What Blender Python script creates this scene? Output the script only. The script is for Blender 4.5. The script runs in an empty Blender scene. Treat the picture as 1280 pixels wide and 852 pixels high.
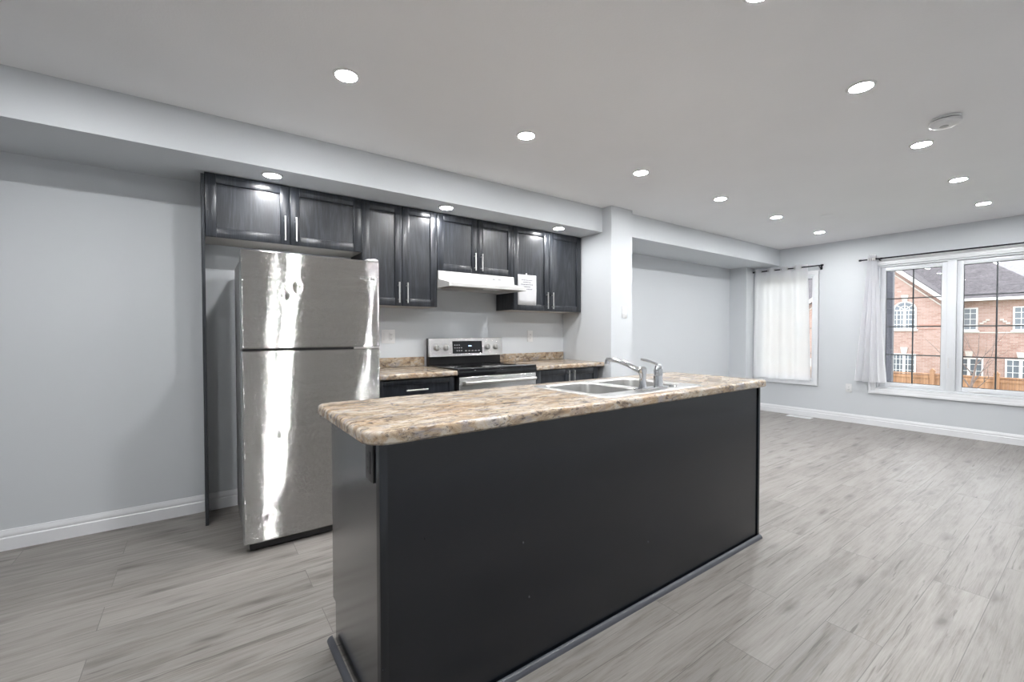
import bpy, bmesh, math, random
from mathutils import Vector, Matrix
random.seed(7)
S = bpy.context.scene
COL = S.collection
PI = math.pi

# ------------------------------------------------------------------ camera
CAM_H, YAW, PITCH, ROLL, FPX = 1.1928, math.radians(54.3235), math.radians(1.0874), math.radians(-0.0677), 544.11
fw = Vector((math.cos(YAW)*math.cos(PITCH), math.sin(YAW)*math.cos(PITCH), -math.sin(PITCH)))
rt = Vector((math.sin(YAW), -math.cos(YAW), 0)); up = rt.cross(fw)
rt2 = rt*math.cos(ROLL) + up*math.sin(ROLL); up2 = -rt*math.sin(ROLL) + up*math.cos(ROLL)
cd = bpy.data.cameras.new('camera'); cam = bpy.data.objects.new('camera', cd); COL.objects.link(cam)
cd.sensor_width = 36; cd.sensor_fit = 'HORIZONTAL'; cd.lens = FPX/1280*36; cd.clip_start = .02; cd.clip_end = 300
M = Matrix((rt2, up2, -fw)).transposed().to_4x4(); M.translation = (0, 0, CAM_H); cam.matrix_world = M
S.camera = cam

# ------------------------------------------------------------------ light and exposure
SKY, SKY_COL = 4.2, (.93, .96, 1.0)
LAMP, LAMP_COL = 560.0, (.99, .995, 1.0)
S.view_settings.view_transform = 'Standard'; S.view_settings.look = 'None'
S.view_settings.gamma = 1; S.view_settings.use_curve_mapping = False
S.view_settings.exposure = 0.24
w = bpy.data.worlds.new('overcast'); S.world = w; w.use_nodes = True
nt = w.node_tree; bgn = nt.nodes['Background']
tc = nt.nodes.new('ShaderNodeTexCoord'); sx = nt.nodes.new('ShaderNodeSeparateXYZ'); rp = nt.nodes.new('ShaderNodeValToRGB')
nt.links.new(tc.outputs['Generated'], sx.inputs[0]); nt.links.new(sx.outputs['Z'], rp.inputs[0])
rp.color_ramp.elements[0].position = 0; rp.color_ramp.elements[0].color = (.95, .97, 1, 1)
rp.color_ramp.elements[1].position = .6; rp.color_ramp.elements[1].color = (*SKY_COL, 1)
nt.links.new(rp.outputs[0], bgn.inputs['Color']); bgn.inputs['Strength'].default_value = SKY

# ------------------------------------------------------------------ materials
class G:
    """tiny node-graph helper"""
    def __init__(s, name):
        s.m = bpy.data.materials.new(name); s.m.use_nodes = True; s.t = s.m.node_tree
        s.b = s.t.nodes['Principled BSDF']; s.o = s.t.nodes['Material Output']
        s.tc = s.n('ShaderNodeTexCoord')
    def n(s, k, **kw):
        x = s.t.nodes.new(k)
        for a, v in kw.items(): setattr(x, a, v)
        return x
    def l(s, a, b): s.t.links.new(a, b)
    def put(s, sock, v):
        if hasattr(v, 'is_linked') or hasattr(v, 'links'): s.l(v, sock)
        else:
            if isinstance(v, tuple) and len(v) == 3 and sock.type == 'RGBA': v = (*v, 1)
            sock.default_value = v
    def map(s, scale=(1, 1, 1), loc=(0, 0, 0), rot=(0, 0, 0), vec=None):
        x = s.n('ShaderNodeMapping'); s.l(vec or s.tc.outputs['Object'], x.inputs['Vector'])
        s.put(x.inputs['Scale'], scale); s.put(x.inputs['Location'], loc); s.put(x.inputs['Rotation'], rot)
        return x.outputs[0]
    def noise(s, vec=None, scale=5, detail=4, rough=.5, dist=0, col=False):
        x = s.n('ShaderNodeTexNoise'); s.l(vec or s.tc.outputs['Object'], x.inputs['Vector'])
        s.put(x.inputs['Scale'], scale); s.put(x.inputs['Detail'], detail); s.put(x.inputs['Roughness'], rough); s.put(x.inputs['Distortion'], dist)
        return x.outputs['Color' if col else 'Fac']
    def ramp(s, f, stops):
        x = s.n('ShaderNodeValToRGB'); s.l(f, x.inputs[0]); e = x.color_ramp.elements
        while len(e) < len(stops): e.new(.5)
        for q, (p, c) in zip(e, stops): q.position = p; q.color = (*c, 1) if isinstance(c, tuple) else (c, c, c, 1)
        return x.outputs[0]
    def mix(s, f, a, b, mode='MIX'):
        x = s.n('ShaderNodeMix', data_type='RGBA', blend_type=mode)
        s.put(x.inputs[0], f); s.put(x.inputs[6], a); s.put(x.inputs[7], b); return x.outputs[2]
    def math(s, op, a, b=0.0, c=0.0):
        x = s.n('ShaderNodeMath', operation=op); s.put(x.inputs[0], a); s.put(x.inputs[1], b); s.put(x.inputs[2], c); return x.outputs[0]
    def bump(s, h, strength=.2, dist=.01):
        x = s.n('ShaderNodeBump'); s.put(x.inputs['Height'], h); x.inputs['Strength'].default_value = strength; x.inputs['Distance'].default_value = dist
        s.l(x.outputs[0], s.b.inputs['Normal']); return x
    def set(s, **kw):
        for k, v in kw.items(): s.put(s.b.inputs[k.replace('_', ' ')], v)
        return s.m

def plain(name, c, rough=.5, metal=0.0, var=.04, scale=8, bump=0, bscale=200, **kw):
    g = G(name); f = g.noise(scale=scale, detail=3)
    lo = tuple(max(0, x*(1-var)) for x in c); hi = tuple(min(1, x*(1+var)) for x in c)
    g.set(Base_Color=g.ramp(f, [(.3, lo), (.7, hi)]), Roughness=rough, Metallic=metal, **kw)
    if bump: g.bump(g.noise(scale=bscale, detail=2), bump, .002)
    return g.m

M_WALL = plain('wall_paint', (.63, .655, .68), .55, var=.012, scale=1.5, bump=.05, bscale=350)
M_CEIL = plain('ceiling_paint', (.87, .87, .88), .75, var=.012, scale=2, bump=.25, bscale=120)
M_TRIM = plain('white_trim_paint', (.80, .81, .83), .35, var=.01)
M_VINYL = plain('white_vinyl', (.78, .80, .83), .3, var=.01)
M_PLASTIC = plain('white_plastic', (.76, .76, .765), .35, var=.01)
M_ENAMEL = plain('white_enamel', (.66, .655, .645), .25, var=.015)
M_BLACK = plain('black_plastic', (.014, .014, .015), .4, var=.1)
M_GASKET = plain('dark_gasket', (.05, .05, .055), .5, var=.1)
M_GRILLE = plain('window_grille', (.11, .115, .125), .45, var=.05)
M_ROD = plain('dark_metal', (.018, .018, .024), .35, .6, var=.1)
M_CHROME = plain('chrome', (.80, .81, .83), .08, 1.0, var=.02)
M_NICKEL = plain('brushed_nickel', (.72, .71, .69), .28, 1.0, var=.04)
M_PAPER = plain('paper', (.64, .64, .655), .8, var=.01)
M_INK = plain('grey_ink', (.16, .16, .18), .8, var=.1)
M_MELAMINE = plain('melamine', (.52, .49, .45), .45, var=.03)
M_BLACKGLASS = plain('black_glass', (.012, .013, .015), .06, var=.05)
M_BURNER = plain('burner_print', (.09, .09, .095), .15, var=.05)
M_OVENWIN = plain('oven_window', (.02, .02, .022), .08, var=.05)
M_FILTER = plain('filter_mesh', (.30, .27, .23), .4, .7, var=.3, scale=300)
M_STONE = plain('stone_trim', (.52, .49, .465), .8, var=.06)
M_WHITEOUT = plain('exterior_white', (.62, .62, .635), .5, var=.03)
M_BARK = plain('bark', (.16, .12, .11), .9, var=.3, scale=20)
M_POST = plain('dark_post_paint', (.055, .055, .07), .6, var=.06)
M_GRASS = plain('lawn', (.16, .19, .08), .95, var=.4, scale=2)
M_HOUSEGLASS = plain('house_glass', (.13, .15, .18), .12, var=.25, scale=1.2)
M_DIMGREY = plain('dim_grey_plastic', (.45, .45, .46), .5, var=.02)

def oak():
    g = G('black_stained_oak')
    oi = g.n('ShaderNodeObjectInfo'); off = g.n('ShaderNodeCombineXYZ')
    g.l(g.math('MULTIPLY', oi.outputs['Random'], 9.0), off.inputs[0]); g.l(g.math('MULTIPLY', oi.outputs['Random'], 5.0), off.inputs[2])
    v = g.map(loc=off.outputs[0])
    ring = g.math('SINE', g.math('MULTIPLY', g.noise(g.map((5, 5, .7), vec=v), 1, 2, .4), 95.0))
    fine = g.noise(g.map((520, 520, 11), vec=v), 1, 2, .5)
    f = g.math('ADD', g.math('MULTIPLY', g.math('MULTIPLY_ADD', ring, .5, .5), .16), g.math('MULTIPLY', fine, .84))
    c = g.ramp(f, [(.40, (.010, .012, .016)), (.54, (.019, .022, .028)), (.70, (.042, .047, .058))])
    g.set(Base_Color=c, Roughness=g.math('MULTIPLY_ADD', f, .05, .27), Specular_IOR_Level=.65)
    g.bump(f, .035, .0010); return g.m
M_OAK = oak()

def panel_black(name='black_wood_panel', coat=0.0):
    g = G(name); g.set(Coat_Weight=coat, Coat_Roughness=.18, Coat_IOR=1.6)
    fine = g.noise(g.map((170, 170, 3)), 1, 4, .6); blot = g.noise(g.map((2, 2, 1.2)), 1, 3)
    f = g.math('ADD', g.math('MULTIPLY', fine, .7), g.math('MULTIPLY', blot, .3))
    sp = g.n('ShaderNodeTexVoronoi'); g.l(g.map((9, 9, 5)), sp.inputs['Vector']); sp.inputs['Scale'].default_value = 1
    speck = g.ramp(sp.outputs['Distance'], [(.012, 1.0), (.03, 0.0)])
    c = g.ramp(f, [(.3, (.0055, .0075, .0112)), (.7, (.0095, .0125, .0175))])
    g.set(Base_Color=g.mix(g.math('MULTIPLY', speck, .5), c, (.25, .25, .26)), Roughness=g.math('MULTIPLY_ADD', f, .10, .20), Specular_IOR_Level=.6)
    g.bump(f, .06, .0008); return g.m
M_PANEL = panel_black()
M_ENDPANEL = panel_black('lacquered_end_panel', 1.0)

def floor_mat():
    g = G('grey_vinyl_planks')
    v0 = g.map(loc=(.35, .058, 0))
    br = g.n('ShaderNodeTexBrick', offset=.37, offset_frequency=2, squash=1); g.l(v0, br.inputs['Vector'])
    for k, x in (('Scale', 1), ('Mortar Size', .0016), ('Mortar Smooth', .3), ('Bias', 0), ('Brick Width', 1.22), ('Row Height', .187)): br.inputs[k].default_value = x
    br.inputs['Color1'].default_value = (0, 0, 0, 1); br.inputs['Color2'].default_value = (1, 1, 1, 1); br.inputs['Mortar'].default_value = (.5, .5, .5, 1)
    tint = g.math('ADD', br.outputs['Color'], 0)
    off = g.n('ShaderNodeCombineXYZ'); g.l(g.math('MULTIPLY', tint, 41), off.inputs[0]); g.l(g.math('MULTIPLY', tint, 17), off.inputs[1])
    vv = g.n('ShaderNodeVectorMath', operation='ADD'); g.l(v0, vv.inputs[0]); g.l(off.outputs[0], vv.inputs[1]); vv = vv.outputs[0]
    broad = g.noise(g.map((1.3, 8, 1), vec=vv), 1.4, 6, .6, .9)
    grain = g.noise(g.map((2.2, 60, 1), vec=vv), 1, 5, .65, .4)
    fine = g.noise(g.map((8, 260, 1), vec=vv), 1, 3, .6)
    f = g.math('ADD', g.math('MULTIPLY', broad, .40), g.math('ADD', g.math('MULTIPLY', grain, .36), g.math('MULTIPLY', fine, .24)))
    c = g.ramp(f, [(.33, (.125, .114, .104)), (.43, (.212, .194, .178)), (.51, (.272, .253, .236)), (.64, (.332, .313, .296))])
    wob = g.noise(g.map((5, 22, 1), vec=vv), 1, 3, .5, 0, True)
    wv2 = g.n('ShaderNodeVectorMath', operation='MULTIPLY_ADD'); g.l(wob, wv2.inputs[0]); wv2.inputs[1].default_value = (.16, .045, 0); g.l(vv, wv2.inputs[2])
    vo = g.n('ShaderNodeTexVoronoi'); g.l(g.map((2.5, 8.5, 1), vec=wv2.outputs[0]), vo.inputs['Vector']); vo.inputs['Scale'].default_value = 1
    knot = g.ramp(vo.outputs['Distance'], [(.05, .95), (.12, .55), (.27, 0.0)])
    crack = g.ramp(g.noise(g.map((1.6, 34, 1), vec=vv), 1.2, 4, .55, 1.2), [(.31, .9), (.38, 0.0)])
    c = g.mix(g.math('MULTIPLY', g.math('MAXIMUM', knot, crack), .8), c, (.105, .095, .088))
    c = g.mix(1.0, c, g.ramp(tint, [(0, .92), (1, 1.07)]), 'MULTIPLY')
    c = g.mix(g.math('MULTIPLY', br.outputs['Fac'], .65), c, (.10, .095, .09))
    g.set(Base_Color=c, Roughness=g.math('MULTIPLY_ADD', f, .25, .30), Specular_IOR_Level=.4)
    g.bump(g.math('SUBTRACT', f, br.outputs['Fac']), .12, .002); return g.m
M_FLOOR = floor_mat()

def granite():
    g = G('granite_laminate')
    v = g.map((8, 19, 16), rot=(0, 0, .35))
    a = g.noise(v, 1.0, 10, .74, .7); b = g.noise(g.map((11, 24, 20), loc=(3, 1, 2), rot=(0, 0, .3)), 1, 8, .72, .6)
    d = g.noise(g.map((30, 62, 55), loc=(7, 5, 0), rot=(0, 0, .4)), 1, 6, .75, .5)
    e = g.noise(g.map((5, 9, 9), loc=(1, 8, 4), rot=(0, 0, .2)), 1, 5, .6, .5)
    c = g.ramp(a, [(.34, (.07, .055, .05)), (.42, (.22, .165, .12)), (.49, (.40, .31, .215)), (.55, (.49, .42, .335)), (.63, (.53, .49, .44))])
    c = g.mix(g.ramp(b, [(.53, 0.0), (.60, .75)]), c, (.30, .28, .285))
    c = g.mix(g.ramp(e, [(.52, 0.0), (.64, .38)]), c, (.42, .26, .13))
    c = g.mix(g.ramp(b, [(.36, .6), (.42, 0.0)]), c, (.56, .53, .50))
    c = g.mix(g.ramp(d, [(.385, .85), (.45, 0.0)]), c, (.075, .062, .058))
    g.set(Base_Color=c, Roughness=.22, Specular_IOR_Level=.5)
    return g.m
M_GRANITE = granite()

def brushed(name, c, rough, tilt, axis=(0, 0, 1), stretch=(.6, .6, 900)):
    """brushed steel: sub-millimetre grooves tilt the normal across the grain"""
    g = G(name)
    geo = g.n('ShaderNodeNewGeometry'); wn = g.n('ShaderNodeTexWhiteNoise', noise_dimensions='3D'); fl = g.n('ShaderNodeVectorMath', operation='FLOOR')
    g.l(g.map((350, 350, 9000)), fl.inputs[0]); g.l(fl.outputs[0], wn.inputs['Vector'])
    amt = g.math('MULTIPLY', g.math('SUBTRACT', wn.outputs['Value'], .5), tilt)
    cx = g.n('ShaderNodeVectorMath', operation='SCALE'); cx.inputs[0].default_value = axis; g.l(amt, cx.inputs['Scale'])
    ad = g.n('ShaderNodeVectorMath', operation='ADD'); g.l(geo.outputs['Normal'], ad.inputs[0]); g.l(cx.outputs[0], ad.inputs[1])
    no = g.n('ShaderNodeVectorMath', operation='NORMALIZE'); g.l(ad.outputs[0], no.inputs[0])
    g.l(no.outputs[0], g.b.inputs['Normal'])
    f = g.noise(g.map((1.5, 1.5, 60)), 1, 4)
    g.set(Base_Color=g.ramp(f, [(.3, tuple(x*.95 for x in c)), (.7, tuple(min(1, x*1.03) for x in c))]), Metallic=1.0, Roughness=rough)
    return g.m
M_STEEL = brushed('brushed_steel', (.54, .535, .525), .08, 2.1)
M_STEEL2 = brushed('brushed_steel_panel', (.62, .615, .61), .22, .5)
M_SINK = plain('satin_steel', (.66, .655, .64), .30, 1.0, var=.03, scale=30)

def glass():
    g = G('window_glass'); t = g.n('ShaderNodeBsdfTransparent'); gl = g.n('ShaderNodeBsdfGlossy'); gl.inputs['Roughness'].default_value = .0
    f = g.n('ShaderNodeFresnel'); f.inputs['IOR'].default_value = 1.5; mx = g.n('ShaderNodeMixShader')
    t.inputs['Color'].default_value = (.97, .98, .98, 1)
    g.l(f.outputs[0], mx.inputs[0]); g.l(t.outputs[0], mx.inputs[1]); g.l(gl.outputs[0], mx.inputs[2]); g.l(mx.outputs[0], g.o.inputs['Surface']); return g.m
M_GLASS = glass()

def fabric(name, see, c=(.95, .95, .965)):
    g = G(name); d = g.n('ShaderNodeBsdfDiffuse'); tr = g.n('ShaderNodeBsdfTranslucent'); tp = g.n('ShaderNodeBsdfTransparent')
    wv = g.noise(g.map((300, 300, 300)), 1, 2); col = g.ramp(wv, [(.3, tuple(x*.97 for x in c)), (.7, c)])
    g.l(col, d.inputs[0]); g.l(col, tr.inputs[0])
    m1 = g.n('ShaderNodeMixShader'); m1.inputs[0].default_value = .75; g.l(d.outputs[0], m1.inputs[1]); g.l(tr.outputs[0], m1.inputs[2])
    m2 = g.n('ShaderNodeMixShader'); m2.inputs[0].default_value = see; g.l(m1.outputs[0], m2.inputs[1]); g.l(tp.outputs[0], m2.inputs[2])
    g.l(m2.outputs[0], g.o.inputs['Surface']); return g.m
M_SHEER = fabric('sheer_fabric', .10)
M_CURTAIN = fabric('white_curtain_fabric', .04)

def emis(name, c, s):
    g = G(name); f = g.noise(scale=3, detail=1)
    g.set(Base_Color=(.8, .8, .8), Emission_Color=g.ramp(f, [(.3, tuple(x*.99 for x in c)), (.7, c)]), Emission_Strength=s); return g.m
M_LENS = emis('lamp_lens', LAMP_COL, LAMP)
M_LENS2 = emis('small_lamp_lens', LAMP_COL, LAMP*.36)
M_DIGITS = emis('blue_display', (.35, .65, 1.0), 1.2)

def brick():
    g = G('pink_brick'); mp = g.n('ShaderNodeCombineXYZ'); s = g.n('ShaderNodeSeparateXYZ'); g.l(g.tc.outputs['Object'], s.inputs[0])
    g.l(s.outputs['Y'], mp.inputs[0]); g.l(s.outputs['Z'], mp.inputs[1])
    br = g.n('ShaderNodeTexBrick'); g.l(mp.outputs[0], br.inputs['Vector'])
    for k, x in (('Scale', 1), ('Mortar Size', .008), ('Brick Width', .25), ('Row Height', .085), ('Bias', 0)): br.inputs[k].default_value = x
    br.inputs['Color1'].default_value = (.30, .165, .138, 1); br.inputs['Color2'].default_value = (.41, .265, .235, 1); br.inputs['Mortar'].default_value = (.37, .325, .30, 1)
    c = g.mix(g.ramp(g.noise(scale=.9, detail=4), [(.35, 0.0), (.7, .3)]), br.outputs['Color'], (.41, .315, .285))
    g.set(Base_Color=c, Roughness=.85); return g.m
M_BRICK = brick()
def shingle():
    g = G('grey_shingles'); f = g.noise(g.map((1.5, 1.5, 12)), 1.2, 6, .7); f2 = g.noise(scale=9, detail=4)
    c = g.ramp(g.math('ADD', g.math('MULTIPLY', f, .6), g.math('MULTIPLY', f2, .4)), [(.35, (.055, .05, .055)), (.65, (.145, .13, .14))])
    g.set(Base_Color=c, Roughness=.9); return g.m
M_SHINGLE = shingle()
M_PALEROOF = plain('pale_shingles', (.26, .25, .27), .9, var=.15, scale=5)
def fence_mat():
    g = G('cedar_boards'); wv = g.n('ShaderNodeTexWave', wave_type='BANDS', bands_direction='Y'); wv.inputs['Scale'].default_value = 2.2
    g.l(g.tc.outputs['Object'], wv.inputs['Vector']); f = g.noise(g.map((3, 9, .8)), 1, 4)
    c = g.ramp(f, [(.3, (.23, .115, .062)), (.7, (.385, .215, .125))])
    g.set(Base_Color=g.mix(g.ramp(wv.outputs['Fac'], [(.02, .6), (.1, 0.0)]), c, (.18, .09, .05)), Roughness=.8); return g.m
M_CEDAR = fence_mat()

# ------------------------------------------------------------------ mesh helpers
class MB:
    def __init__(s): s.bm = bmesh.new()
    def _new(s, fn):
        n0 = set(s.bm.verts); fn(); return [v for v in s.bm.verts if v not in n0]
    def box(s, x0, x1, y0, y1, z0, z1, bev=0, seg=2):
        r = bmesh.ops.create_cube(s.bm, size=1); vs = r['verts']
        for v in vs: v.co = Vector(((x0+x1)/2+v.co.x*(x1-x0), (y0+y1)/2+v.co.y*(y1-y0), (z0+z1)/2+v.co.z*(z1-z0)))
        if bev:
            es = list({e for v in vs for e in v.link_edges})
            bmesh.ops.bevel(s.bm, geom=es, offset=bev, segments=seg, affect='EDGES', profile=.5)
        return s
    def cyl(s, p0, p1, r, r2=None, seg=20, caps=True):
        p0, p1 = Vector(p0), Vector(p1); d = p1-p0
        rot = d.to_track_quat('Z', 'Y').to_matrix().to_4x4(); rot.translation = (p0+p1)/2
        bmesh.ops.create_cone(s.bm, cap_ends=caps, segments=seg, radius1=r, radius2=r if r2 is None else r2, depth=d.length, matrix=rot); return s
    def sph(s, c, r, sc=(1, 1, 1)):
        m = Matrix.Translation(c) @ Matrix.Diagonal((*sc, 1)); bmesh.ops.create_uvsphere(s.bm, u_segments=18, v_segments=12, radius=r, matrix=m); return s
    def lathe(s, c, prof, axis='Z', seg=32):
        """prof: (radius, height) pairs around an axis through c"""
        c = Vector(c); rings = []
        for r, h in prof:
            ring = []
            for k in range(seg):
                a = 2*PI*k/seg; u, v = r*math.cos(a), r*math.sin(a)
                p = {'Z': (u, v, h), 'Y': (u, h, v), 'X': (h, u, v)}[axis]
                ring.append(s.bm.verts.new(c+Vector(p)))
            rings.append(ring)
        for a, b in zip(rings, rings[1:]):
            for k in range(seg): s.bm.faces.new((a[k], a[(k+1) % seg], b[(k+1) % seg], b[k]))
        if prof[0][0] > 1e-6: s.bm.faces.new(rings[0])
        if prof[-1][0] > 1e-6: s.bm.faces.new(rings[-1])
        return s
    def prism(s, poly, axis, a0, a1):
        """poly of 2D points extruded along axis; X: (y,z)  Y: (x,z)  Z: (x,y)"""
        f = {'X': lambda p, a: (a, p[0], p[1]), 'Y': lambda p, a: (p[0], a, p[1]), 'Z': lambda p, a: (p[0], p[1], a)}[axis]
        A = [s.bm.verts.new(f(p, a0)) for p in poly]; B = [s.bm.verts.new(f(p, a1)) for p in poly]; n = len(poly)
        s.bm.faces.new(A); s.bm.faces.new(B[::-1])
        for k in range(n): s.bm.faces.new((A[k], B[k], B[(k+1) % n], A[(k+1) % n]))
        return s
    def tube(s, pts, radii, seg=14):
        pts = [Vector(p) for p in pts]; n = len(pts)
        if not hasattr(radii, '__len__'): radii = [radii]*n
        rings = []; prev = None
        for i, p in enumerate(pts):
            t = (pts[min(i+1, n-1)]-pts[max(i-1, 0)]).normalized()
            if prev is None: a = t.orthogonal().normalized()
            else: a = (prev - t*prev.dot(t)).normalized()
            prev = a; b = t.cross(a)
            rings.append([s.bm.verts.new(p+radii[i]*(a*math.cos(2*PI*k/seg)+b*math.sin(2*PI*k/seg))) for k in range(seg)])
        for A, B in zip(rings, rings[1:]):
            for k in range(seg): s.bm.faces.new((A[k], A[(k+1) % seg], B[(k+1) % seg], B[k]))
        s.bm.faces.new(rings[0][::-1]); s.bm.faces.new(rings[-1]); return s
    def rings(s, loops, cap0=False, cap1=False):
        R = [[s.bm.verts.new(p) for p in L] for L in loops]; n = len(R[0])
        for A, B in zip(R, R[1:]):
            for k in range(n): s.bm.faces.new((A[k], A[(k+1) % n], B[(k+1) % n], B[k]))
        if cap0: s.bm.faces.new(R[0])
        if cap1: s.bm.faces.new(R[-1])
        return R
    def fill(s, loops):
        es = []
        for L in loops:
            n = len(L)
            for k in range(n):
                a, b = L[k], L[(k+1) % n]
                es.append(s.bm.edges.get((a, b)) or s.bm.edges.new((a, b)))
        bmesh.ops.triangle_fill(s.bm, edges=es, use_beauty=True, use_dissolve=False)
    def grid(s, fn, nu, nv):
        V = [[s.bm.verts.new(fn(i/nu, j/nv)) for j in range(nv+1)] for i in range(nu+1)]
        for i in range(nu):
            for j in range(nv): s.bm.faces.new((V[i][j], V[i+1][j], V[i+1][j+1], V[i][j+1]))
        return V

def origin(p):
    o = Vector((0, 0, 0))
    while p is not None: o += p.location; p = p.parent
    return o
def obj(name, mb, mat, parent=None, at=None, angle=35, label=None):
    bm = mb.bm; o0 = origin(parent) if parent is not None else (Vector(at) if at else Vector((0, 0, 0)))
    if parent is None and at is None and False: pass
    bmesh.ops.recalc_face_normals(bm, faces=bm.faces)
    if o0.length > 0: bmesh.ops.translate(bm, verts=bm.verts, vec=-o0)
    me = bpy.data.meshes.new(name); bm.to_mesh(me); bm.free()
    me.polygons.foreach_set('use_smooth', [True]*len(me.polygons)); me.set_sharp_from_angle(angle=math.radians(angle))
    me.materials.append(mat); o = bpy.data.objects.new(name, me); COL.objects.link(o)
    if parent is not None: o.parent = parent
    elif at: o.location = at
    if label: o['label'] = label
    return o
def tag(o, label, cat, group=None, kind=None):
    o['label'] = label; o['category'] = cat
    if group: o['group'] = group
    if kind: o['kind'] = kind
    return o
def thing(name, loc, label, cat, group=None):
    o = bpy.data.objects.new(name, None); COL.objects.link(o); o.location = loc; o.empty_display_size = .05
    return tag(o, label, cat, group)
def struct(name, mb, mat, label=None, cat=None, parent=None):
    o = obj(name, mb, mat, parent)
    if parent is None:
        o['kind'] = 'structure'; o['label'] = label; o['category'] = cat
    return o
def copy_tree(o, parent=None):
    c = o.copy(); COL.objects.link(c)
    if parent is not None: c.parent = parent
    for ch in list(o.children): copy_tree(ch, c)
    return c
def rrect(x0, x1, y0, y1, r, n=8):
    """rounded rectangle, counter-clockwise; r one radius or four (from x1y0 on)"""
    rs = [r]*4 if not hasattr(r, '__len__') else r; P = []
    for (cx, cy, a0), q in zip(((x1, y0, -PI/2), (x1, y1, 0), (x0, y1, PI/2), (x0, y0, PI)), rs):
        ox = cx-q if cx == x1 else cx+q; oy = cy-q if cy == y1 else cy+q
        for k in range(n+1):
            a = a0+PI/2*k/n; P.append((ox+q*math.cos(a), oy+q*math.sin(a)))
    return P

# ------------------------------------------------------------------ room dimensions
ZC = 2.419                       # ceiling
YK = 3.56                        # kitchen wall face
YW = -1.05                       # wall behind the camera
XL, XW = -2.7, 7.01              # far left wall, window wall
YB, ZB = 2.9875, 2.184           # kitchen bulkhead front and underside
YB2, ZB2 = 2.951, 2.182          # living-room bulkhead
XS0, XS1, YS = 3.2446, 3.5534, 2.8703
XJ, YJ = 6.753, 3.304
T = .16

struct('floor', MB().box(XL-T, XW+T, YW-T, YK+T, -.1, 0), M_FLOOR, 'grey wood-look plank floor running through kitchen and living room', 'floor')
struct('ceiling', MB().box(XL-T, XW+T, YW-T, YK+T, ZC, ZC+.12), M_CEIL, 'white stippled ceiling over the open kitchen and living room', 'ceiling')
struct('wall_kitchen', MB().box(XL, XW, YK, YK+T, 0, ZC), M_WALL, 'pale grey wall behind the kitchen cabinets and refrigerator', 'wall')
struct('wall_near', MB().box(XL, XW, YW-T, YW, 0, ZC), M_WALL, 'pale grey wall opposite the kitchen cabinets', 'wall')
struct('wall_far_left', MB().box(XL-T, XL, YW, YK, 0, ZC), M_WALL, 'pale grey end wall farthest from the windows', 'wall')
# window wall with two openings
W1 = (2.490, 3.247, .500, 2.0); W2 = (.4515, 1.793, .49, 2.035)
mb = MB()
ys = [YW, W2[0], W2[1], W1[0], W1[1], YK]
for k, (a, b) in enumerate(zip(ys, ys[1:])):
    o = {1: W2, 3: W1}.get(k)
    if o: mb.box(XW, XW+T, a, b, 0, o[2]); mb.box(XW, XW+T, a, b, o[3], ZC)
    else: mb.box(XW, XW+T, a, b, 0, ZC)
struct('wall_right', mb, M_WALL, 'pale grey living-room wall holding the two windows', 'wall')
struct('wall_divider', MB().box(XS0, XS1, YS, YK, 0, ZC), M_WALL, 'short projecting wall column between kitchen and living room', 'wall')
struct('wall_corner', MB().box(XJ, XW, YJ, YK, 0, ZB2), M_WALL, 'boxed-out wall corner beside the curtained small window', 'wall')
mb = MB().box(XL, XS0, YB, YK, ZB, ZC)
struct('ceiling_bulkhead', mb, M_WALL, 'dropped bulkhead above the dark upper cabinets', 'bulkhead')
struct('ceiling_bulkhead', MB().box(XS1, XW, YB2, YK, ZB2, ZC), M_WALL, 'dropped bulkhead along the living-room side wall', 'bulkhead')

def baseboard(name, axis, a0, a1, w0, sgn, label):
    h = .112
    pr = [(0, 0), (.016, 0), (.016, h*.60), (.011, h*.66), (.013, h*.72), (.013, h*.80), (.007, h*.92), (.005, h), (0, h)]
    poly = [(w0+sgn*(d+.0005), z) for d, z in pr]
    struct(name, MB().prism(poly, axis, a0, a1), M_TRIM, label, 'baseboard')
baseboard('baseboard_kitchen', 'X', XL, .015, YK, -1, 'white moulded baseboard left of the tall dark panel')
baseboard('baseboard_alcove', 'X', .0385, .965, YK, -1, 'white baseboard inside the refrigerator alcove')
baseboard('baseboard_living', 'X', XS1+.02, XJ-.02, YK, -1, 'white baseboard along the living-room side wall')
baseboard('baseboard_right', 'Y', YW+.02, YJ, XW, -1, 'white moulded baseboard below the two windows')
baseboard('baseboard_near', 'X', XL+.02, XW-.02, YW, 1, 'white baseboard of the wall opposite the kitchen')
baseboard('baseboard_far_left', 'Y', YW, YK, XL, 1, 'white baseboard of the far end wall')

# ------------------------------------------------------------------ windows
def casing(parent, y0, y1, z0, z1, cw, name='casing'):
    """picture-frame casing around the opening y0..y1, z0..z1"""
    mb = MB()
    for (d0, d1, t) in ((0, cw, .012), (cw*.25, cw, .018), (cw*.62, cw, .026)):
        X0, X1 = XW-t, XW-.0005
        mb.box(X0, X1, y0-d1, y0-d0, z0-d1, z1+d1, .002, 1); mb.box(X0, X1, y1+d0, y1+d1, z0-d1, z1+d1, .002, 1)
        mb.box(X0, X1, y0-d0, y1+d0, z1+d0, z1+d1, .002, 1); mb.box(X0, X1, y0-d0, y1+d0, z0-d1, z0-d0, .002, 1)
    return obj(name, mb, M_TRIM, parent)
def frame4(mb, x0, x1, y0, y1, z0, z1, w, bev=.003):
    mb.box(x0, x1, y0, y0+w, z0, z1, bev); mb.box(x0, x1, y1-w, y1, z0, z1, bev)
    mb.box(x0, x1, y0+w, y1-w, z0, z0+w, bev); mb.box(x0, x1, y0+w, y1-w, z1-w, z1, bev); return mb
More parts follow.
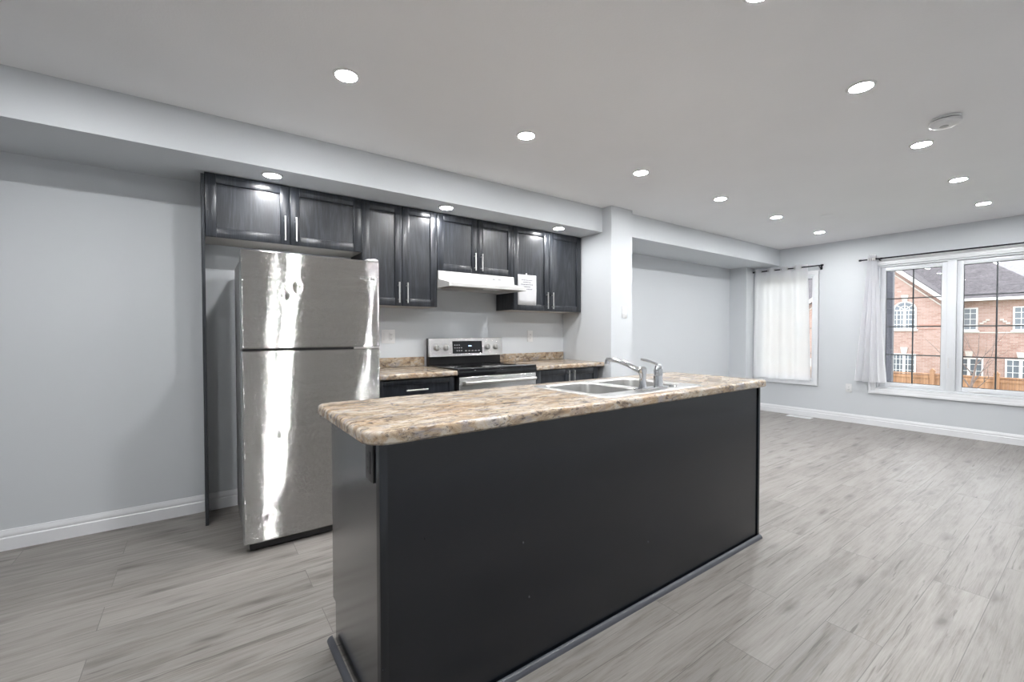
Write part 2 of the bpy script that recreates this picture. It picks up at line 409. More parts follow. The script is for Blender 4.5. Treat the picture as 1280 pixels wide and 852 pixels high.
def glazing(parent, y0, y1, z0, z1, cols, rows, x=7.075):
    obj('pane', MB().box(x, x+.004, y0-.004, y1+.004, z0-.004, z1+.004), M_GLASS, parent)
    mb = MB(); frame4(mb, x-.006, x-.001, y0, y1, z0, z1, .006, 0); obj('gasket', mb, M_GASKET, parent)
    if cols > 1 or rows > 1:
        mb = MB()
        for c in range(1, cols): y = y0+(y1-y0)*c/cols; mb.box(x+.006, x+.012, y-.007, y+.007, z0, z1)
        for r in range(1, rows): z = z0+(z1-z0)*r/rows; mb.box(x+.0055, x+.0125, y0, y1, z-.0065, z+.0065)
        obj('muntin_grid', mb, M_GRILLE, parent)

win1 = bpy.data.objects.new('window_1', None); COL.objects.link(win1); win1.location = (XW, 2.857, .515)
tag(win1, 'small white framed window half covered by sheer curtain', 'window', kind='structure')
casing(win1, *W1, .053)
mb = MB(); frame4(mb, 7.02, 7.15, W1[0]+.001, W1[1]-.001, W1[2]+.001, W1[3]-.001, .022); obj('window_frame', mb, M_VINYL, win1)
mb = MB(); frame4(mb, 7.05, 7.10, W1[0]+.0235, W1[1]-.0235, W1[2]+.0235, W1[3]-.0235, .022); obj('sash', mb, M_VINYL, win1)
glazing(win1, W1[0]+.0455, W1[1]-.0455, W1[2]+.0455, W1[3]-.0455, 2, 4)

win2 = bpy.data.objects.new('window_2', None); COL.objects.link(win2); win2.location = (XW, 1.1, .49)
tag(win2, 'large white double casement window looking out on brick houses', 'window', kind='structure')
casing(win2, *W2, .076)
mb = MB(); frame4(mb, 7.02, 7.15, W2[0]+.001, W2[1]-.001, W2[2]+.001, W2[3]-.001, .02); mb.box(7.018, 7.15, 1.0835, 1.1605, W2[2]+.021, W2[3]-.021, .003)
obj('window_frame', mb, M_VINYL, win2)
for y0, y1 in ((1.1612, 1.7715), (.4735, 1.0828)):
    wd = .050
    mb = MB(); frame4(mb, 7.045, 7.10, y0, y1, W2[2]+.0235, W2[3]-.0235, wd, .004); so = obj('sash', mb, M_VINYL, win2)
    glazing(win2, y0+wd, y1-wd, W2[2]+.0235+wd, W2[3]-.0235-wd, 2, 4)
    mb = MB().box(7.032, 7.0445, (y0+y1)/2+.08, (y0+y1)/2+.20, W2[2]+.024, W2[2]+.040, .003); mb.tube([(7.03, (y0+y1)/2+.12, W2[2]+.036), (7.018, (y0+y1)/2+.08, W2[2]+.044), (7.018, (y0+y1)/2+.03, W2[2]+.044)], .005)
    obj('crank_handle', mb, M_PLASTIC, win2)
mb = MB().box(7.006, 7.0175, 1.135, 1.146, .78, .90, .003); obj('sash_latch', mb, M_PLASTIC, win2)

# ------------------------------------------------------------------ downlights
LGRP_C, LGRP_B = 'recessed lights in the main ceiling', 'recessed lights under the kitchen bulkhead'
def make_light(loc, label, group):
    t = thing('recessed_downlight', loc, label, 'ceiling light', group)
    x, y, z = loc
    obj('trim_ring', MB().lathe(loc, [(.048, -.001), (.048, -.006), (.058, -.005), (.062, -.001)]), M_PLASTIC, t)
    obj('lens', MB().lathe(loc, [(.0475, -.0015), (.0475, -.0045), (.042, -.006), (.0001, -.0065)]), M_LENS, t)
    return t
far = ['third from the refrigerator side', 'fourth from the refrigerator side']
spots = [
 ((.583, 2.162), 'round lit ceiling light above the gap between refrigerator and island'),
 ((1.665, 2.165), 'round lit ceiling light in front of the range, above the island sink'),
 ((2.763, 2.153), 'round lit ceiling light nearest the projecting wall column'),
 ((3.894, 2.145), 'round lit ceiling light just past the column, first of three beside the bulkhead'),
 ((4.998, 2.14), 'round lit ceiling light middle of three over the living room beside the bulkhead'),
 ((6.179, 2.15), 'round lit ceiling light nearest the curtained small window'),
 ((2.699, .767), 'largest lit ceiling light at upper right of photo, before the smoke detector'),
 ((3.841, .767), 'round lit ceiling light right beside the smoke detector'),
 ((4.966, .767), 'round lit ceiling light second from large window, in the row with the smoke detector'),
 ((6.078, .767), 'round lit ceiling light nearest the large casement window'),
 ((1.65, .767), 'round lit ceiling light above the camera side of the island, at photo top edge'),
 ((.55, .767), 'round lit ceiling light over the near end of the island'),
 ((-.52, 2.16), 'round lit ceiling light over the empty floor left of the refrigerator'),
 ((-.52, .767), 'round lit ceiling light beyond the island end, away from the cabinets')]
first = None
_l = obj('lens', MB().lathe((0, 0, 0), [(.0475, -.0015), (.0475, -.0045), (.042, -.006), (.0001, -.0065)]), M_LENS2); LENS2 = _l.data; bpy.data.objects.remove(_l)
for (x, y), lb in spots:
    if first is None: first = make_light((x, y, ZC), lb, LGRP_C)
    else:
        c = copy_tree(first); c.location = (x, y, ZC); c['label'] = lb
for x, lb in ((.384, 'small lit bulkhead light above the cabinet over the refrigerator'), (1.598, 'small lit bulkhead light above the left edge of the range hood'), (2.785, 'small lit bulkhead light above the cabinet with the taped paper')):
    c = copy_tree(first); c.location = (x, 3.115, ZB); c['label'] = lb; c['group'] = LGRP_B
    for ch in c.children:
        if ch.name.startswith('lens'): ch.data = LENS2

sd = thing('smoke_detector', (3.49, .597, ZC), 'white round smoke detector on the ceiling', 'smoke detector')
obj('mounting_base', MB().lathe((3.49, .597, ZC), [(.066, -.001), (.066, -.010), (.062, -.013)]), M_PLASTIC, sd)
obj('vent_gap', MB().lathe((3.49, .597, ZC), [(.061, -.0125), (.061, -.018)]), M_GASKET, sd)
obj('cover', MB().lathe((3.49, .597, ZC), [(.066, -.0175), (.070, -.021), (.069, -.033), (.055, -.044), (.03, -.047), (.0001, -.047)]), M_PLASTIC, sd)
mb = MB().lathe((3.48, .60, ZC), [(.020, -.0468), (.020, -.050), (.014, -.052), (.0001, -.052)])
obj('test_button', mb, M_DIMGREY, sd)
o = obj('ceiling_cover_plate', MB().lathe((5.355, 1.80, ZC), [(.062, -.0005), (.062, -.004), (.055, -.006), (.0001, -.006)]), M_CEIL, at=(5.355, 1.80, ZC))
tag(o, 'flat round blank cover plate on the living-room ceiling', 'cover plate')

# ------------------------------------------------------------------ kitchen cabinets
def shaker(x0, x1, z0, z1, y, t=.02, rail=.058, sgn=1):
    """front face at y; sgn=1: faces -Y"""
    y1 = y+sgn*t; rec = y+sgn*.011; mb = MB(); g = lambda a, b: (min(a, b), max(a, b))
    mb.box(x0+rail-.004, x1-rail+.004, *g(rec, y1-sgn*.002), z0+rail-.004, z1-rail+.004)
    b = .0035
    mb.box(x0, x0+rail, *g(y, y1), z0, z1, b); mb.box(x1-rail, x1, *g(y, y1), z0, z1, b)
    mb.box(x0+rail-.001, x1-rail+.001, *g(y+sgn*.0004, y1), z0, z0+rail, b); mb.box(x0+rail-.001, x1-rail+.001, *g(y+sgn*.0004, y1), z1-rail, z1, b)
    return mb
def pull(x, y, z0, z1, sgn=1):
    mb = MB().cyl((x, y-sgn*.028, z0), (x, y-sgn*.028, z1), .006, seg=14)
    for z in (z0+.025, z1-.025): mb.cyl((x, y-sgn*.0005, z), (x, y-sgn*.028, z), .0045, seg=10)
    return mb
def pull_h(x0, x1, y, z):
    mb = MB().cyl((x0, y-.028, z), (x1, y-.028, z), .006, seg=14)
    for x in (x0+.025, x1-.025): mb.cyl((x, y-.0005, z), (x, y-.028, z), .0045, seg=10)
    return mb
YU = 3.2686
def upper(x0, xm, x1, z0, z1, label, hz):
    t = thing('upper_cabinet', ((x0+x1)/2, YK, z0), label, 'cabinet', 'dark upper cabinets under the bulkhead')
    mb = MB().box(x0+.0005, x1-.0005, YU+.0212, YK-.002, z0+.004, z1)
    obj('body', mb, M_OAK, t)
    obj('bottom_panel', MB().box(x0+.002, x1-.002, YU+.0225, YK-.002, z0-.001, z0+.0035), M_MELAMINE, t, label='pale underside panel')
    for a, b, hx in ((x0, xm, xm-.034), (xm, x1, xm+.034)):
        d = obj('door', shaker(a+.0015, b-.0015, z0, z1-.004, YU), M_OAK, t)
        obj('handle', pull(hx, YU, z0+.022, z0+.022+hz), M_NICKEL, d, label='brushed nickel bar handle')
    return t
ZT = 2.1825
upper(.0350, .5061, .9819, 1.788, ZT, 'wide short dark upper cabinet above the refrigerator', .16)
upper(.9819, 1.2932, 1.5929, 1.404, ZT, 'tall dark upper cabinet between refrigerator cabinet and range hood', .16)
upper(1.5929, 1.9799, 2.3648, 1.708, ZT, 'short dark upper cabinet directly above the white range hood', .15)
uc = upper(2.3648, 2.7965, 3.2293, 1.404, ZT, 'tall dark upper cabinet right of the hood with a paper taped on', .16)
obj('filler_strip', MB().box(3.2298, 3.2440, 3.285, 3.50, 1.404, ZT), M_OAK, uc)

o = obj('tall_end_panel', MB().box(.0165, .0345, 3.272, YK-.018, .0, 2.168, .0015, 1).box(.0170, .0340, YK-.0175, YK-.001, .118, 2.168), M_OAK, at=(.0255, 3.4, 0))
tag(o, 'tall narrow dark wood end panel left of the refrigerator', 'end panel')

# paper notice on the right-hand upper cabinet
pn = thing('paper_notice', (2.52, YU, 1.458), 'white printed paper notice taped to the right upper cabinet door', 'notice')
mb = MB(); yp = YU-.0012
mb.grid(lambda u, v: (2.412+.219*u, yp-.001-.004*(u**6)*(1-abs(2*v-1)), 1.455+.282*v-.004*u*0), 12, 6)
sh = obj('sheet', mb, M_PAPER, pn)
sol = sh.modifiers.new('thickness', 'SOLIDIFY'); sol.thickness = .0006
mb = MB()
for row, (wd, z) in enumerate(((.13, 1.688), (.095, 1.668), (.145, 1.647), (.078, 1.626), (.12, 1.604))):
    x = 2.521-wd/2
    while x < 2.521+wd/2:
        l = random.uniform(.006, .016); mb.box(x, min(x+l, 2.521+wd/2), yp-.0024, yp-.0016, z-.0035, z+.0035); x += l+.004
obj('printed_lines', mb, M_INK, pn, label='blurred grey printed lines')
obj('tape', MB().box(2.505, 2.522, yp-.0022, yp+.0002, 1.728, 1.752), M_PLASTIC, pn)

# base cabinets
ZK0, ZK1 = .867, .905           # kitchen worktop
YD = 2.955
bc = thing('base_cabinet', (1.285, YK, 0), 'dark base cabinet with drawer between refrigerator and range', 'cabinet', 'dark base cabinets along the kitchen wall')
obj('body', MB().box(.985, 1.592, YD+.021, YK-.02, .10, ZK0-.001), M_OAK, bc)
obj('toe_kick', MB().box(.985, 1.592, YD+.09, YD+.105, .0, .0995), M_BLACK, bc)
d = obj('drawer', shaker(.988, 1.572, .70, .858, YD, rail=.038), M_OAK, bc)
obj('handle', pull_h(1.184, 1.349, YD, .783), M_NICKEL, d, label='brushed nickel bar handle')
d = obj('door', shaker(.988, 1.572, .112, .696, YD), M_OAK, bc)
obj('handle', pull(1.538, YD, .50, .66), M_NICKEL, d)
bc = thing('base_cabinet', (2.77, YK, 0), 'dark two-door base cabinet right of the range, beside the column', 'cabinet', 'dark base cabinets along the kitchen wall')
obj('body', MB().box(2.372, 3.172, YD+.021, YK-.02, .10, ZK0-.001), M_OAK, bc)
obj('toe_kick', MB().box(2.372, 3.172, YD+.09, YD+.105, .0, .0995), M_BLACK, bc)
for a, b, hx in ((2.374, 2.782, 2.750), (2.784, 3.150, 2.818)):
    d = obj('door', shaker(a, b, .112, .862, YD), M_OAK, bc); obj('handle', pull(hx, YD, .69, .848), M_NICKEL, d, label='brushed nickel bar handle')

def slab(x0, x1, y0, y1, z0, z1, r, hole=None, er=.014, parent=None, name='worktop', at=None, mat=M_GRANITE):
    mb = MB(); L = []
    prof = [(.006, 0), (0, .006)] + [(er*(1-math.cos(a)), (z1-z0)-er+er*math.sin(a)) for a in (0, PI/8, PI/4, 3*PI/8, PI/2)]
    rr = r if hasattr(r, '__len__') else [r]*4
    for ins, h in prof:
        L.append([(x, y, z0+h) for x, y in rrect(x0+ins, x1-ins, y0+ins, y1-ins, [max(q-ins, .002) for q in rr])])
    R = mb.rings(L)
    if hole:
        H = rrect(*hole, .03, 5)
        A, B = [[mb.bm.verts.new((x, y, z)) for x, y in H] for z in (z0, z1)]
        n = len(H)
        for k in range(n): mb.bm.faces.new((A[k], A[(k+1) % n], B[(k+1) % n], B[k]))
        mb.fill([R[0], A]); mb.fill([R[-1], B])
    else: mb.bm.faces.new(R[0]); mb.bm.faces.new(R[-1])
    return obj(name, mb, mat, parent, at, angle=40)
def worktop(x0, x1, label, rad, bs):
    t = thing('kitchen_worktop', ((x0+x1)/2, YK, ZK0), label, 'countertop', 'granite-look worktops along the kitchen wall')
    slab(x0, x1, 2.925, YK-.001, ZK0, ZK1, rad, parent=t)
    mb = MB().box(bs[0], bs[1], YK-.024, YK-.0015, ZK1+.0005, .985, .006, 3); obj('backsplash', mb, M_GRANITE, t)
worktop(.985, 1.597, 'brown granite-look worktop between refrigerator and range', (.012, .004, .004, .01), (.985, 1.597))
worktop(2.366, 3.2435, 'brown granite-look worktop right of the range, ending at the column', (.05, .004, .004, .004), (2.366, 3.236))

# ------------------------------------------------------------------ refrigerator
fr = thing('refrigerator', (.55, 3.1, 0), 'dented stainless steel top-freezer refrigerator beside the kitchen wall', 'refrigerator')
FX0, FX1, FY = .178, .922, 2.70
obj('body', MB().box(FX0+.018, FX1-.006, FY+.066, 3.46, .035, 1.622, .006), plain('fridge_side', (.36, .365, .37), .45, .3), fr, label='grey painted cabinet')
DENTS = [(.385, 1.40, .016, .0032), (.452, 1.452, .015, .003), (.350, .80, .010, .0018), (.340, .632, .014, .003), (.300, .185, .014, .002), (.40, .30, .02, .0008)]
def fdoor(name, z0, z1):
    mb = MB(); nu, nv = 150, max(40, int((z1-z0)*190))
    def front(u, v):
        x = FX0+(FX1-FX0)*u; z = z0+(z1-z0)*v
        e = min(u, 1-u)*(FX1-FX0); ez = min(v, 1-v)*(z1-z0); r = .012
        y = .0035*(2*u-1)**2
        if e < r: y += r-math.sqrt(max(0, r*r-(r-e)**2))
        if ez < .004: y += .004-math.sqrt(max(0, .004**2-(.004-ez)**2))
        # gently uneven sheet metal, stronger towards the hinge side
        fall = math.sin(PI*u)
        y += .00045*math.sin(9*z+1.0)*math.sin(11*x)*fall + .0009*math.sin(13*z0+8.5*(z-z0)+1.2)*math.exp(-((x-.86)/.05)**2)*1.0
        for dx, dz, s, a in DENTS: y += a*math.exp(-(((x-dx)/s)**2+((z-dz)/(s*1.3))**2))
        return (x, FY+y, z)
    V = mb.grid(front, nu, nv)
    rim = [V[i][0] for i in range(nu+1)]+[V[nu][j] for j in range(1, nv+1)]+[V[i][nv] for i in range(nu-1, -1, -1)]+[V[0][j] for j in range(nv-1, 0, -1)]
    bk = [mb.bm.verts.new((v.co.x, FY+.062, v.co.z)) for v in rim]; n = len(rim)
    for k in range(n): mb.bm.faces.new((rim[k], rim[(k+1) % n], bk[(k+1) % n], bk[k]))
    mb.bm.faces.new(bk)
    return obj(name, mb, M_STEEL, fr, angle=50)
fz = fdoor('freezer_door', 1.108, 1.637)
fd = fdoor('fridge_door', .055, 1.094)
obj('door_gap_seal', MB().box(FX0+.006, FX1-.006, FY+.012, FY+.06, 1.0945, 1.1075), M_BLACK, fr)
obj('hinge_bracket', MB().box(FX1-.16, FX1-.004, FY+.006, FY+.012, 1.0955, 1.1065, .001).box(FX1-.10, FX1-.095, FY+.002, FY+.010, 1.094, 1.108), M_NICKEL, fr)
mb = MB().box(FX1-.075, FX1-.006, FY+.010, FY+.085, 1.6375, 1.650, .005, 3); mb.lathe((FX1-.028, FY+.032, 1.637), [(.018, .001), (.018, .014), (.013, .018), (.0001, .019)])
obj('hinge_cap', mb, M_PLASTIC, fr)
obj('base_grille', MB().box(FX0+.03, FX1-.02, FY+.03, FY+.066, .012, .052, .003), M_BLACK, fr)
mb = MB(); x = .80
for l in (.006, .005, .007, .004, .006, .005): mb.box(x, x+l, FY+.0012-.0015, FY+.003, 1.520, 1.526); x += l+.004
mb.box(.868, .874, FY+.0, FY+.004, 1.519, 1.528); mb.box(.882, .890, FY+.0, FY+.005, 1.519, 1.528)
obj('emblem', mb, M_DIMGREY, fz, label='faint tiny grey emblem marks')
for x in (FX0+.06, FX1-.06):
    for y in (FY+.10, 3.40): obj('foot', MB().cyl((x, y, 0), (x, y, .036), .018), M_BLACK, fr)

# ------------------------------------------------------------------ range and hood
RX0, RX1 = 1.603, 2.359
rg = thing('electric_range', (1.98, 3.2, 0), 'stainless electric range with black glass cooktop between the worktops', 'range')
obj('body', MB().box(RX0+.002, RX1-.002, 2.965, 3.53, .03, .898, .004), M_BLACK, rg)
mb = MB().box(RX0, RX1, 2.925, 3.46, .899, .918, .005, 3); mb.box(RX0, RX1, 2.925, 2.962, .856, .900, .004)
ct = obj('cooktop', mb, M_BLACKGLASS, rg, label='black glass cooktop')
for cx, cy, r in ((1.80, 3.09, .105), (2.17, 3.09, .085), (1.80, 3.33, .08), (2.17, 3.33, .10)):
    mb = MB()
    for rr in (r, r*.62): mb.lathe((cx, cy, .9182), [(rr, .0), (rr, .0006), (rr-.004, .0006), (rr-.004, .0)])
    obj('burner_ring', mb, M_BURNER, ct)
od = obj('oven_door', MB().box(RX0+.003, RX1-.003, 2.927, 2.963, .205, .852, .006, 3), M_STEEL2, rg)
obj('door_window', MB().box(RX0+.09, RX1-.09, 2.9245, 2.9275, .33, .70, .001), M_OVENWIN, od)
mb = MB().tube([(RX0+.035, 2.888, .808), (RX0+.06, 2.884, .808), (RX1-.06, 2.884, .808), (RX1-.035, 2.888, .808)], .013)
for x in (RX0+.05, RX1-.05): mb.box(x-.012, x+.012, 2.884, 2.9268, .797, .819, .003)
obj('handle', mb, M_NICKEL, od)
obj('storage_drawer', MB().box(RX0+.003, RX1-.003, 2.930, 2.963, .045, .195, .006, 3), M_STEEL2, rg)
obj('rear_guard', MB().box(RX0+.006, RX1-.006, 3.472, 3.525, .9, 1.145, .004), M_BLACK, rg)
poly = [(3.440, .985), (3.4715, .985), (3.4715, 1.143), (3.462, 1.147), (3.455, 1.143)]
cp = obj('control_panel', MB().prism(poly, 'X', RX0-.002, RX1+.002), M_STEEL2, rg)
def cpy(z): return 3.440+(z-.985)/(1.143-.985)*.015
mb = MB().prism([(cpy(1.008)-.003, 1.008), (cpy(1.008)+.001, 1.008), (cpy(1.118)+.001, 1.118), (cpy(1.118)-.003, 1.118)], 'X', 1.826, 2.132)
dp = obj('display', mb, M_BLACKGLASS, cp, label='black touch display')
mb = MB(); mb.box(1.985, 2.018, cpy(1.075)-.0042, cpy(1.075)-.0025, 1.070, 1.079); obj('lit_digits', mb, M_DIGITS, dp)
mb = MB()
for i in range(4):
    for j in range(3):
        if (i + j) % 5: mb.box(1.842+.022*i, 1.852+.022*i, cpy(1.03+.025*j)-.0042, cpy(1.03+.025*j)-.0025, 1.03+.025*j, 1.036+.025*j)
obj('keypad_marks', mb, M_DIMGREY, dp); mb = MB()
for i in range(5): mb.box(1.95+.034*i, 1.966+.034*i, cpy(1.03)-.0042, cpy(1.03)-.0025, 1.028, 1.034)
obj('key_marks', mb, M_DIMGREY, dp)
for x in (1.672, 1.762, 2.192, 2.282):
    z = 1.062; y = cpy(z)
    mb = MB().lathe((x, y, z), [(.027, -.0004), (.027, -.004), (.023, -.006), (.021, -.022), (.018, -.025), (.0001, -.025)], 'Y'); mb.box(x-.004, x+.004, y-.034, y-.023, z-.021, z+.021, .002)
    kb = obj('knob', mb, M_NICKEL, cp)

for x in (RX0+.05, RX1-.05):
    for y in (3.0, 3.48): obj('foot', MB().cyl((x, y, 0), (x, y, .031), .016), M_BLACK, rg)

hd = thing('range_hood', (1.98, YK, 1.57), 'white under-cabinet range hood above the range', 'range hood')
HX0, HX1 = 1.598, 2.360
mb = MB(); zt = 1.704
def ring(ins, y, z): return [(HX0+ins, y, z), (HX1-ins, y, z)]
prof = [(YK-.003, zt), (3.262, zt), (3.257, zt-.004), (3.250, 1.640), (3.246, 1.632), (3.078, 1.596), (3.070, 1.590), (3.070, 1.566), (3.074, 1.562), (3.085, 1.562), (3.085, 1.575), (YK-.003, 1.575)]
mb.prism(prof, 'X', HX0, HX1)
for a, b in ((HX0, HX0+.012), (HX1-.012, HX1)): mb.box(a+.0004, b-.0004, 3.084, YK-.004, 1.5625, 1.577)
obj('shell', mb, M_ENAMEL, hd)
obj('grease_filter', MB().box(1.68, 1.97, 3.12, 3.38, 1.570, 1.5748, .001), M_FILTER, hd, label='brown-grey grease filter')
obj('lamp_cover', MB().box(2.02, 2.16, 3.13, 3.25, 1.568, 1.5748, .002), M_PLASTIC, hd)
obj('switch_panel', MB().box(2.10, 2.25, 3.2495, 3.256, 1.652, 1.684, .001), M_PLASTIC, hd)
for x in (2.135, 2.195): obj('rocker_switch', MB().box(x-.014, x+.014, 3.2455, 3.2494, 1.661, 1.676, .0015), M_DIMGREY, hd)

# ------------------------------------------------------------------ island
IX0, IX1, IY0, IY1, IZ = .418, 2.632, 1.208, 1.80, .878
isl = thing('kitchen_island', (1.525, 1.5, 0), 'black wood kitchen island in the middle of the floor', 'kitchen island')
obj('body', MB().box(IX0+.02, IX1-.02, IY0+.016, IY1-.042, .105, .125).box(1.28, 1.30, IY0+.016, IY1-.042, .126, IZ-.001).box(2.20, 2.22, IY0+.016, IY1-.042, .126, IZ-.001), M_MELAMINE, isl)
for a, b in ((IX0, IX0+.018), (IX1-.018, IX1)):
    obj('end_panel', MB().prism([(IY0+.017, 0), (IY1-.04, 0), (IY1-.04, .148), (IY1, .148), (IY1, IZ), (IY0+.017, IZ)], 'X', a, b), M_ENDPANEL, isl)
obj('back_panel', MB().box(IX0+.002, IX1-.002, IY0+.003, IY0+.0165, 0, IZ), M_PANEL, isl, label='large plain black back panel')
for s, a in ((-1, IX0), (1, IX1)):
    x0, x1 = (a-.012, a+.012) if s < 0 else (a-.016, a+.004)
    mb = MB().box(x0, x1, IY0-.004, IY0+.0025, .0, IZ, .0015, 2)
    mb.box(*((a-.012, a-.0005) if s < 0 else (a+.0005, a+.004)), IY0+.002, IY0+.026, .0, IZ, .0012, 1)
    obj('corner_moulding', mb, M_PANEL, isl)
def qround(n=6): return [(0, 0)]+[(.018*math.cos(PI/2*k/n), .019*math.sin(PI/2*k/n)) for k in range(n+1)]
M_SHOE = plain('shoe_moulding_paint', (.075, .08, .095), .35, var=.06)
obj('shoe_moulding', MB().prism([(IY0-.0045-d, z) for d, z in qround()], 'X', IX0-.013, IX1+.005), M_SHOE, isl, label='grey-black quarter-round strip at the floor')
obj('shoe_moulding', MB().prism([(IX0-.0125-d*1.1, z) for d, z in qround()], 'Y', IY0-.021, IY1-.035), M_SHOE, isl, label='grey-black quarter-round strip at the floor')
obj('toe_kick', MB().box(IX0+.0185, IX1-.0185, IY1-.06, IY1-.0425, .0, .1045), M_BLACK, isl)
xs = [IX0+.0185, .92, 1.40, 1.845, 2.29, IX1-.0185]
xs = [IX0+.0195+(IX1-IX0-.039)*k/5 for k in range(6)]
for k in range(5):
    d = obj('door', shaker(xs[k]+.0015, xs[k+1]-.0015, .13, IZ-.006, IY1-.002, sgn=-1), M_OAK, isl)
    obj('handle', pull(xs[k+1]-.035 if k % 2 == 0 else xs[k]+.035, IY1-.002, .67, .83, -1), M_NICKEL, d)

CT = slab(.365, 2.690, 1.182, 1.83, .879, .918, (.045, .05, .05, .075), hole=(1.395, 2.095, 1.262, 1.724), at=(1.525, 1.5, .879), name='island_countertop')
tag(CT, 'brown granite-look laminate countertop on the black island', 'countertop')

# outlet on the island end
def outlet_plate(name, c, nrm, label, cat, mat, mat2, kind='duplex', w=.07, h=.115, gangs=1):
    """c: centre of the wall contact; nrm: '-X' or '-Y' facing"""
    t = thing(name, c, label, cat); x, y, z = c
    def bx(mb, a0, a1, d0, d1, b0, b1, bev=0):
        if nrm == '-X': mb.box(x-d1, x-d0, y+a0, y+a1, z+b0, z+b1, bev)
        else: mb.box(x+a0, x+a1, y-d1, y-d0, z+b0, z+b1, bev)
    mb = MB(); bx(mb, -w/2, w/2, .0004, .0065, -h/2, h/2, .0025); obj('cover_plate', mb, mat, t)
    for g in range(gangs):
        gx = (g-(gangs-1)/2)*.046
        if kind == 'duplex' or (kind == 'mixed' and g == 1):
            mb = MB(); bx(mb, gx-.0165, gx+.0165, .006, .009, -.034, .034, .002); r = obj('receptacle', mb, mat, t)
            for zz in (-.018, .018):
                mb = MB()
                bx(mb, gx-.0075, gx-.0055, .0085, .0095, zz-.004, zz+.005); bx(mb, gx+.0055, gx+.0075, .0085, .0095, zz-.004, zz+.005); bx(mb, gx-.002, gx+.002, .0085, .0095, zz-.010, zz-.007)
                obj('socket_slots', mb, mat2, r)
        else:
            mb = MB(); bx(mb, gx-.0165, gx+.0165, .006, .0105, -.033, .033, .003); obj('rocker_switch', mb, mat, t)
    return t
M_DARKPLATE = plain('dark_brown_plate', (.045, .045, .045), .35, var=.05)
outlet_plate('electrical_outlet', (IX0, 1.315, .803), '-X', 'black electrical outlet on the island end panel under the countertop', 'outlet', M_DARKPLATE, M_BLACK)
outlet_plate('electrical_outlet', (2.783, YK, 1.157), '-Y', 'white single outlet on kitchen wall right of the range', 'outlet', M_PLASTIC, M_GASKET)
outlet_plate('wall_switch_plate', (1.281, YK, 1.162), '-Y', 'white two-gang switch and outlet plate beside the refrigerator', 'switch plate', M_PLASTIC, M_GASKET, 'mixed', w=.115, gangs=2)
outlet_plate('light_switch', (3.437, YS, 1.396), '-Y', 'white light switch on the projecting wall column', 'light switch', M_PLASTIC, M_DIMGREY, 'switch')
outlet_plate('electrical_outlet', (XW, 2.081, .452), '-X', 'white outlet on the wall below the gathered curtain', 'outlet', M_PLASTIC, M_GASKET)

# sink
sk = thing('double_sink', (1.745, 1.49, .918), 'stainless steel double bowl sink set into the island countertop', 'sink')
mb = MB(); zr = .9225
O = rrect(1.372, 2.118, 1.238, 1.748, .035, 6)
def ins(P, d, c=(1.745, 1.493)):
    return [(x-math.copysign(min(d, abs(x-c[0])), x-c[0]), y-math.copysign(min(d, abs(y-c[1])), y-c[1])) for x, y in P]
R = mb.rings([[(x, y, .9185) for x, y in O], [(x, y, .9205) for x, y in ins(O, .001)], [(x, y, zr) for x, y in ins(O, .006)]])
holes = []
for bx0, bx1 in ((1.412, 1.726), (1.764, 2.078)):
    by0, by1 = 1.332, 1.708
    loops = []
    for d, z in ((0, zr), (.003, zr-.002), (.006, zr-.010), (.012, .80), (.02, .755), (.045, .742)):
        P = rrect(bx0+d, bx1-d, by0+d, by1-d, max(.05-d*.3, .02), 6); loops.append([(x, y, z) for x, y in P])
    B = mb.rings(loops); mb.bm.faces.new(B[-1]); holes.append(B[0])
mb.fill([R[-1]]+holes)
obj('bowls', mb, M_SINK, sk, angle=45)
for cx in (1.569, 1.921): obj('drain', MB().lathe((cx, 1.52, .742), [(.042, .0005), (.042, .003), (.03, .002), (.0001, .001)]), M_CHROME, sk)
obj('hole_cap', MB().lathe((1.925, 1.300, zr), [(.019, .0003), (.018, .005), (.010, .008), (.0001, .0085)]), M_CHROME, sk)

# faucet
fc = thing('kitchen_faucet', (1.74, 1.29, zr), 'chrome kitchen faucet with lever, standing on the sink rim', 'faucet')
fx, fy = 1.678, 1.292
mb = MB()
L = []
for d, z in ((0, .0004), (0, .006), (.004, .011)): L.append([(x, y, zr+z) for x, y in rrect(1.635+d, 1.855-d, 1.268+d, 1.322-d, .0255-d, 6)])
RR = mb.rings(L, True, True); obj('base_plate', mb, M_CHROME, fc)
mb = MB().lathe((fx, fy, zr), [(.0215, .010), (.020, .018), (.0155, .034), (.0150, .064), (.0185, .080), (.0185, .102), (.012, .111), (.0001, .113)])
obj('spout_body', mb, M_CHROME, fc)
mb = MB().tube([(fx, fy+.002, zr+.084), (fx-.002, fy+.03, zr+.096), (fx-.006, fy+.08, zr+.116), (fx-.010, fy+.135, zr+.131), (fx-.014, fy+.175, zr+.136), (fx-.017, fy+.205, zr+.133)], [.0125, .0125, .0115, .0105, .0105, .0115])
sp = obj('spout', mb, M_CHROME, fc)
mb = MB().cyl((fx-.017, fy+.200, zr+.134), (fx-.0175, fy+.202, zr+.112), .0125); obj('aerator', mb, M_CHROME, sp)
hx, hy = 1.815, 1.305
mb = MB().lathe((hx, hy, zr), [(.024, .010), (.0225, .014), (.0215, .060), (.0222, .061), (.0222, .064), (.0215, .065), (.0215, .085), (.017, .105), (.009, .115), (.0001, .117)])
hb = obj('handle_body', mb, M_CHROME, fc)
mb = MB().tube([(hx, hy, zr+.112), (hx-.012, hy+.014, zr+.121), (hx-.04, hy+.04, zr+.134), (hx-.062, hy+.058, zr+.139)], [.007, .007, .0075, .006]); obj('lever', mb, M_CHROME, hb)

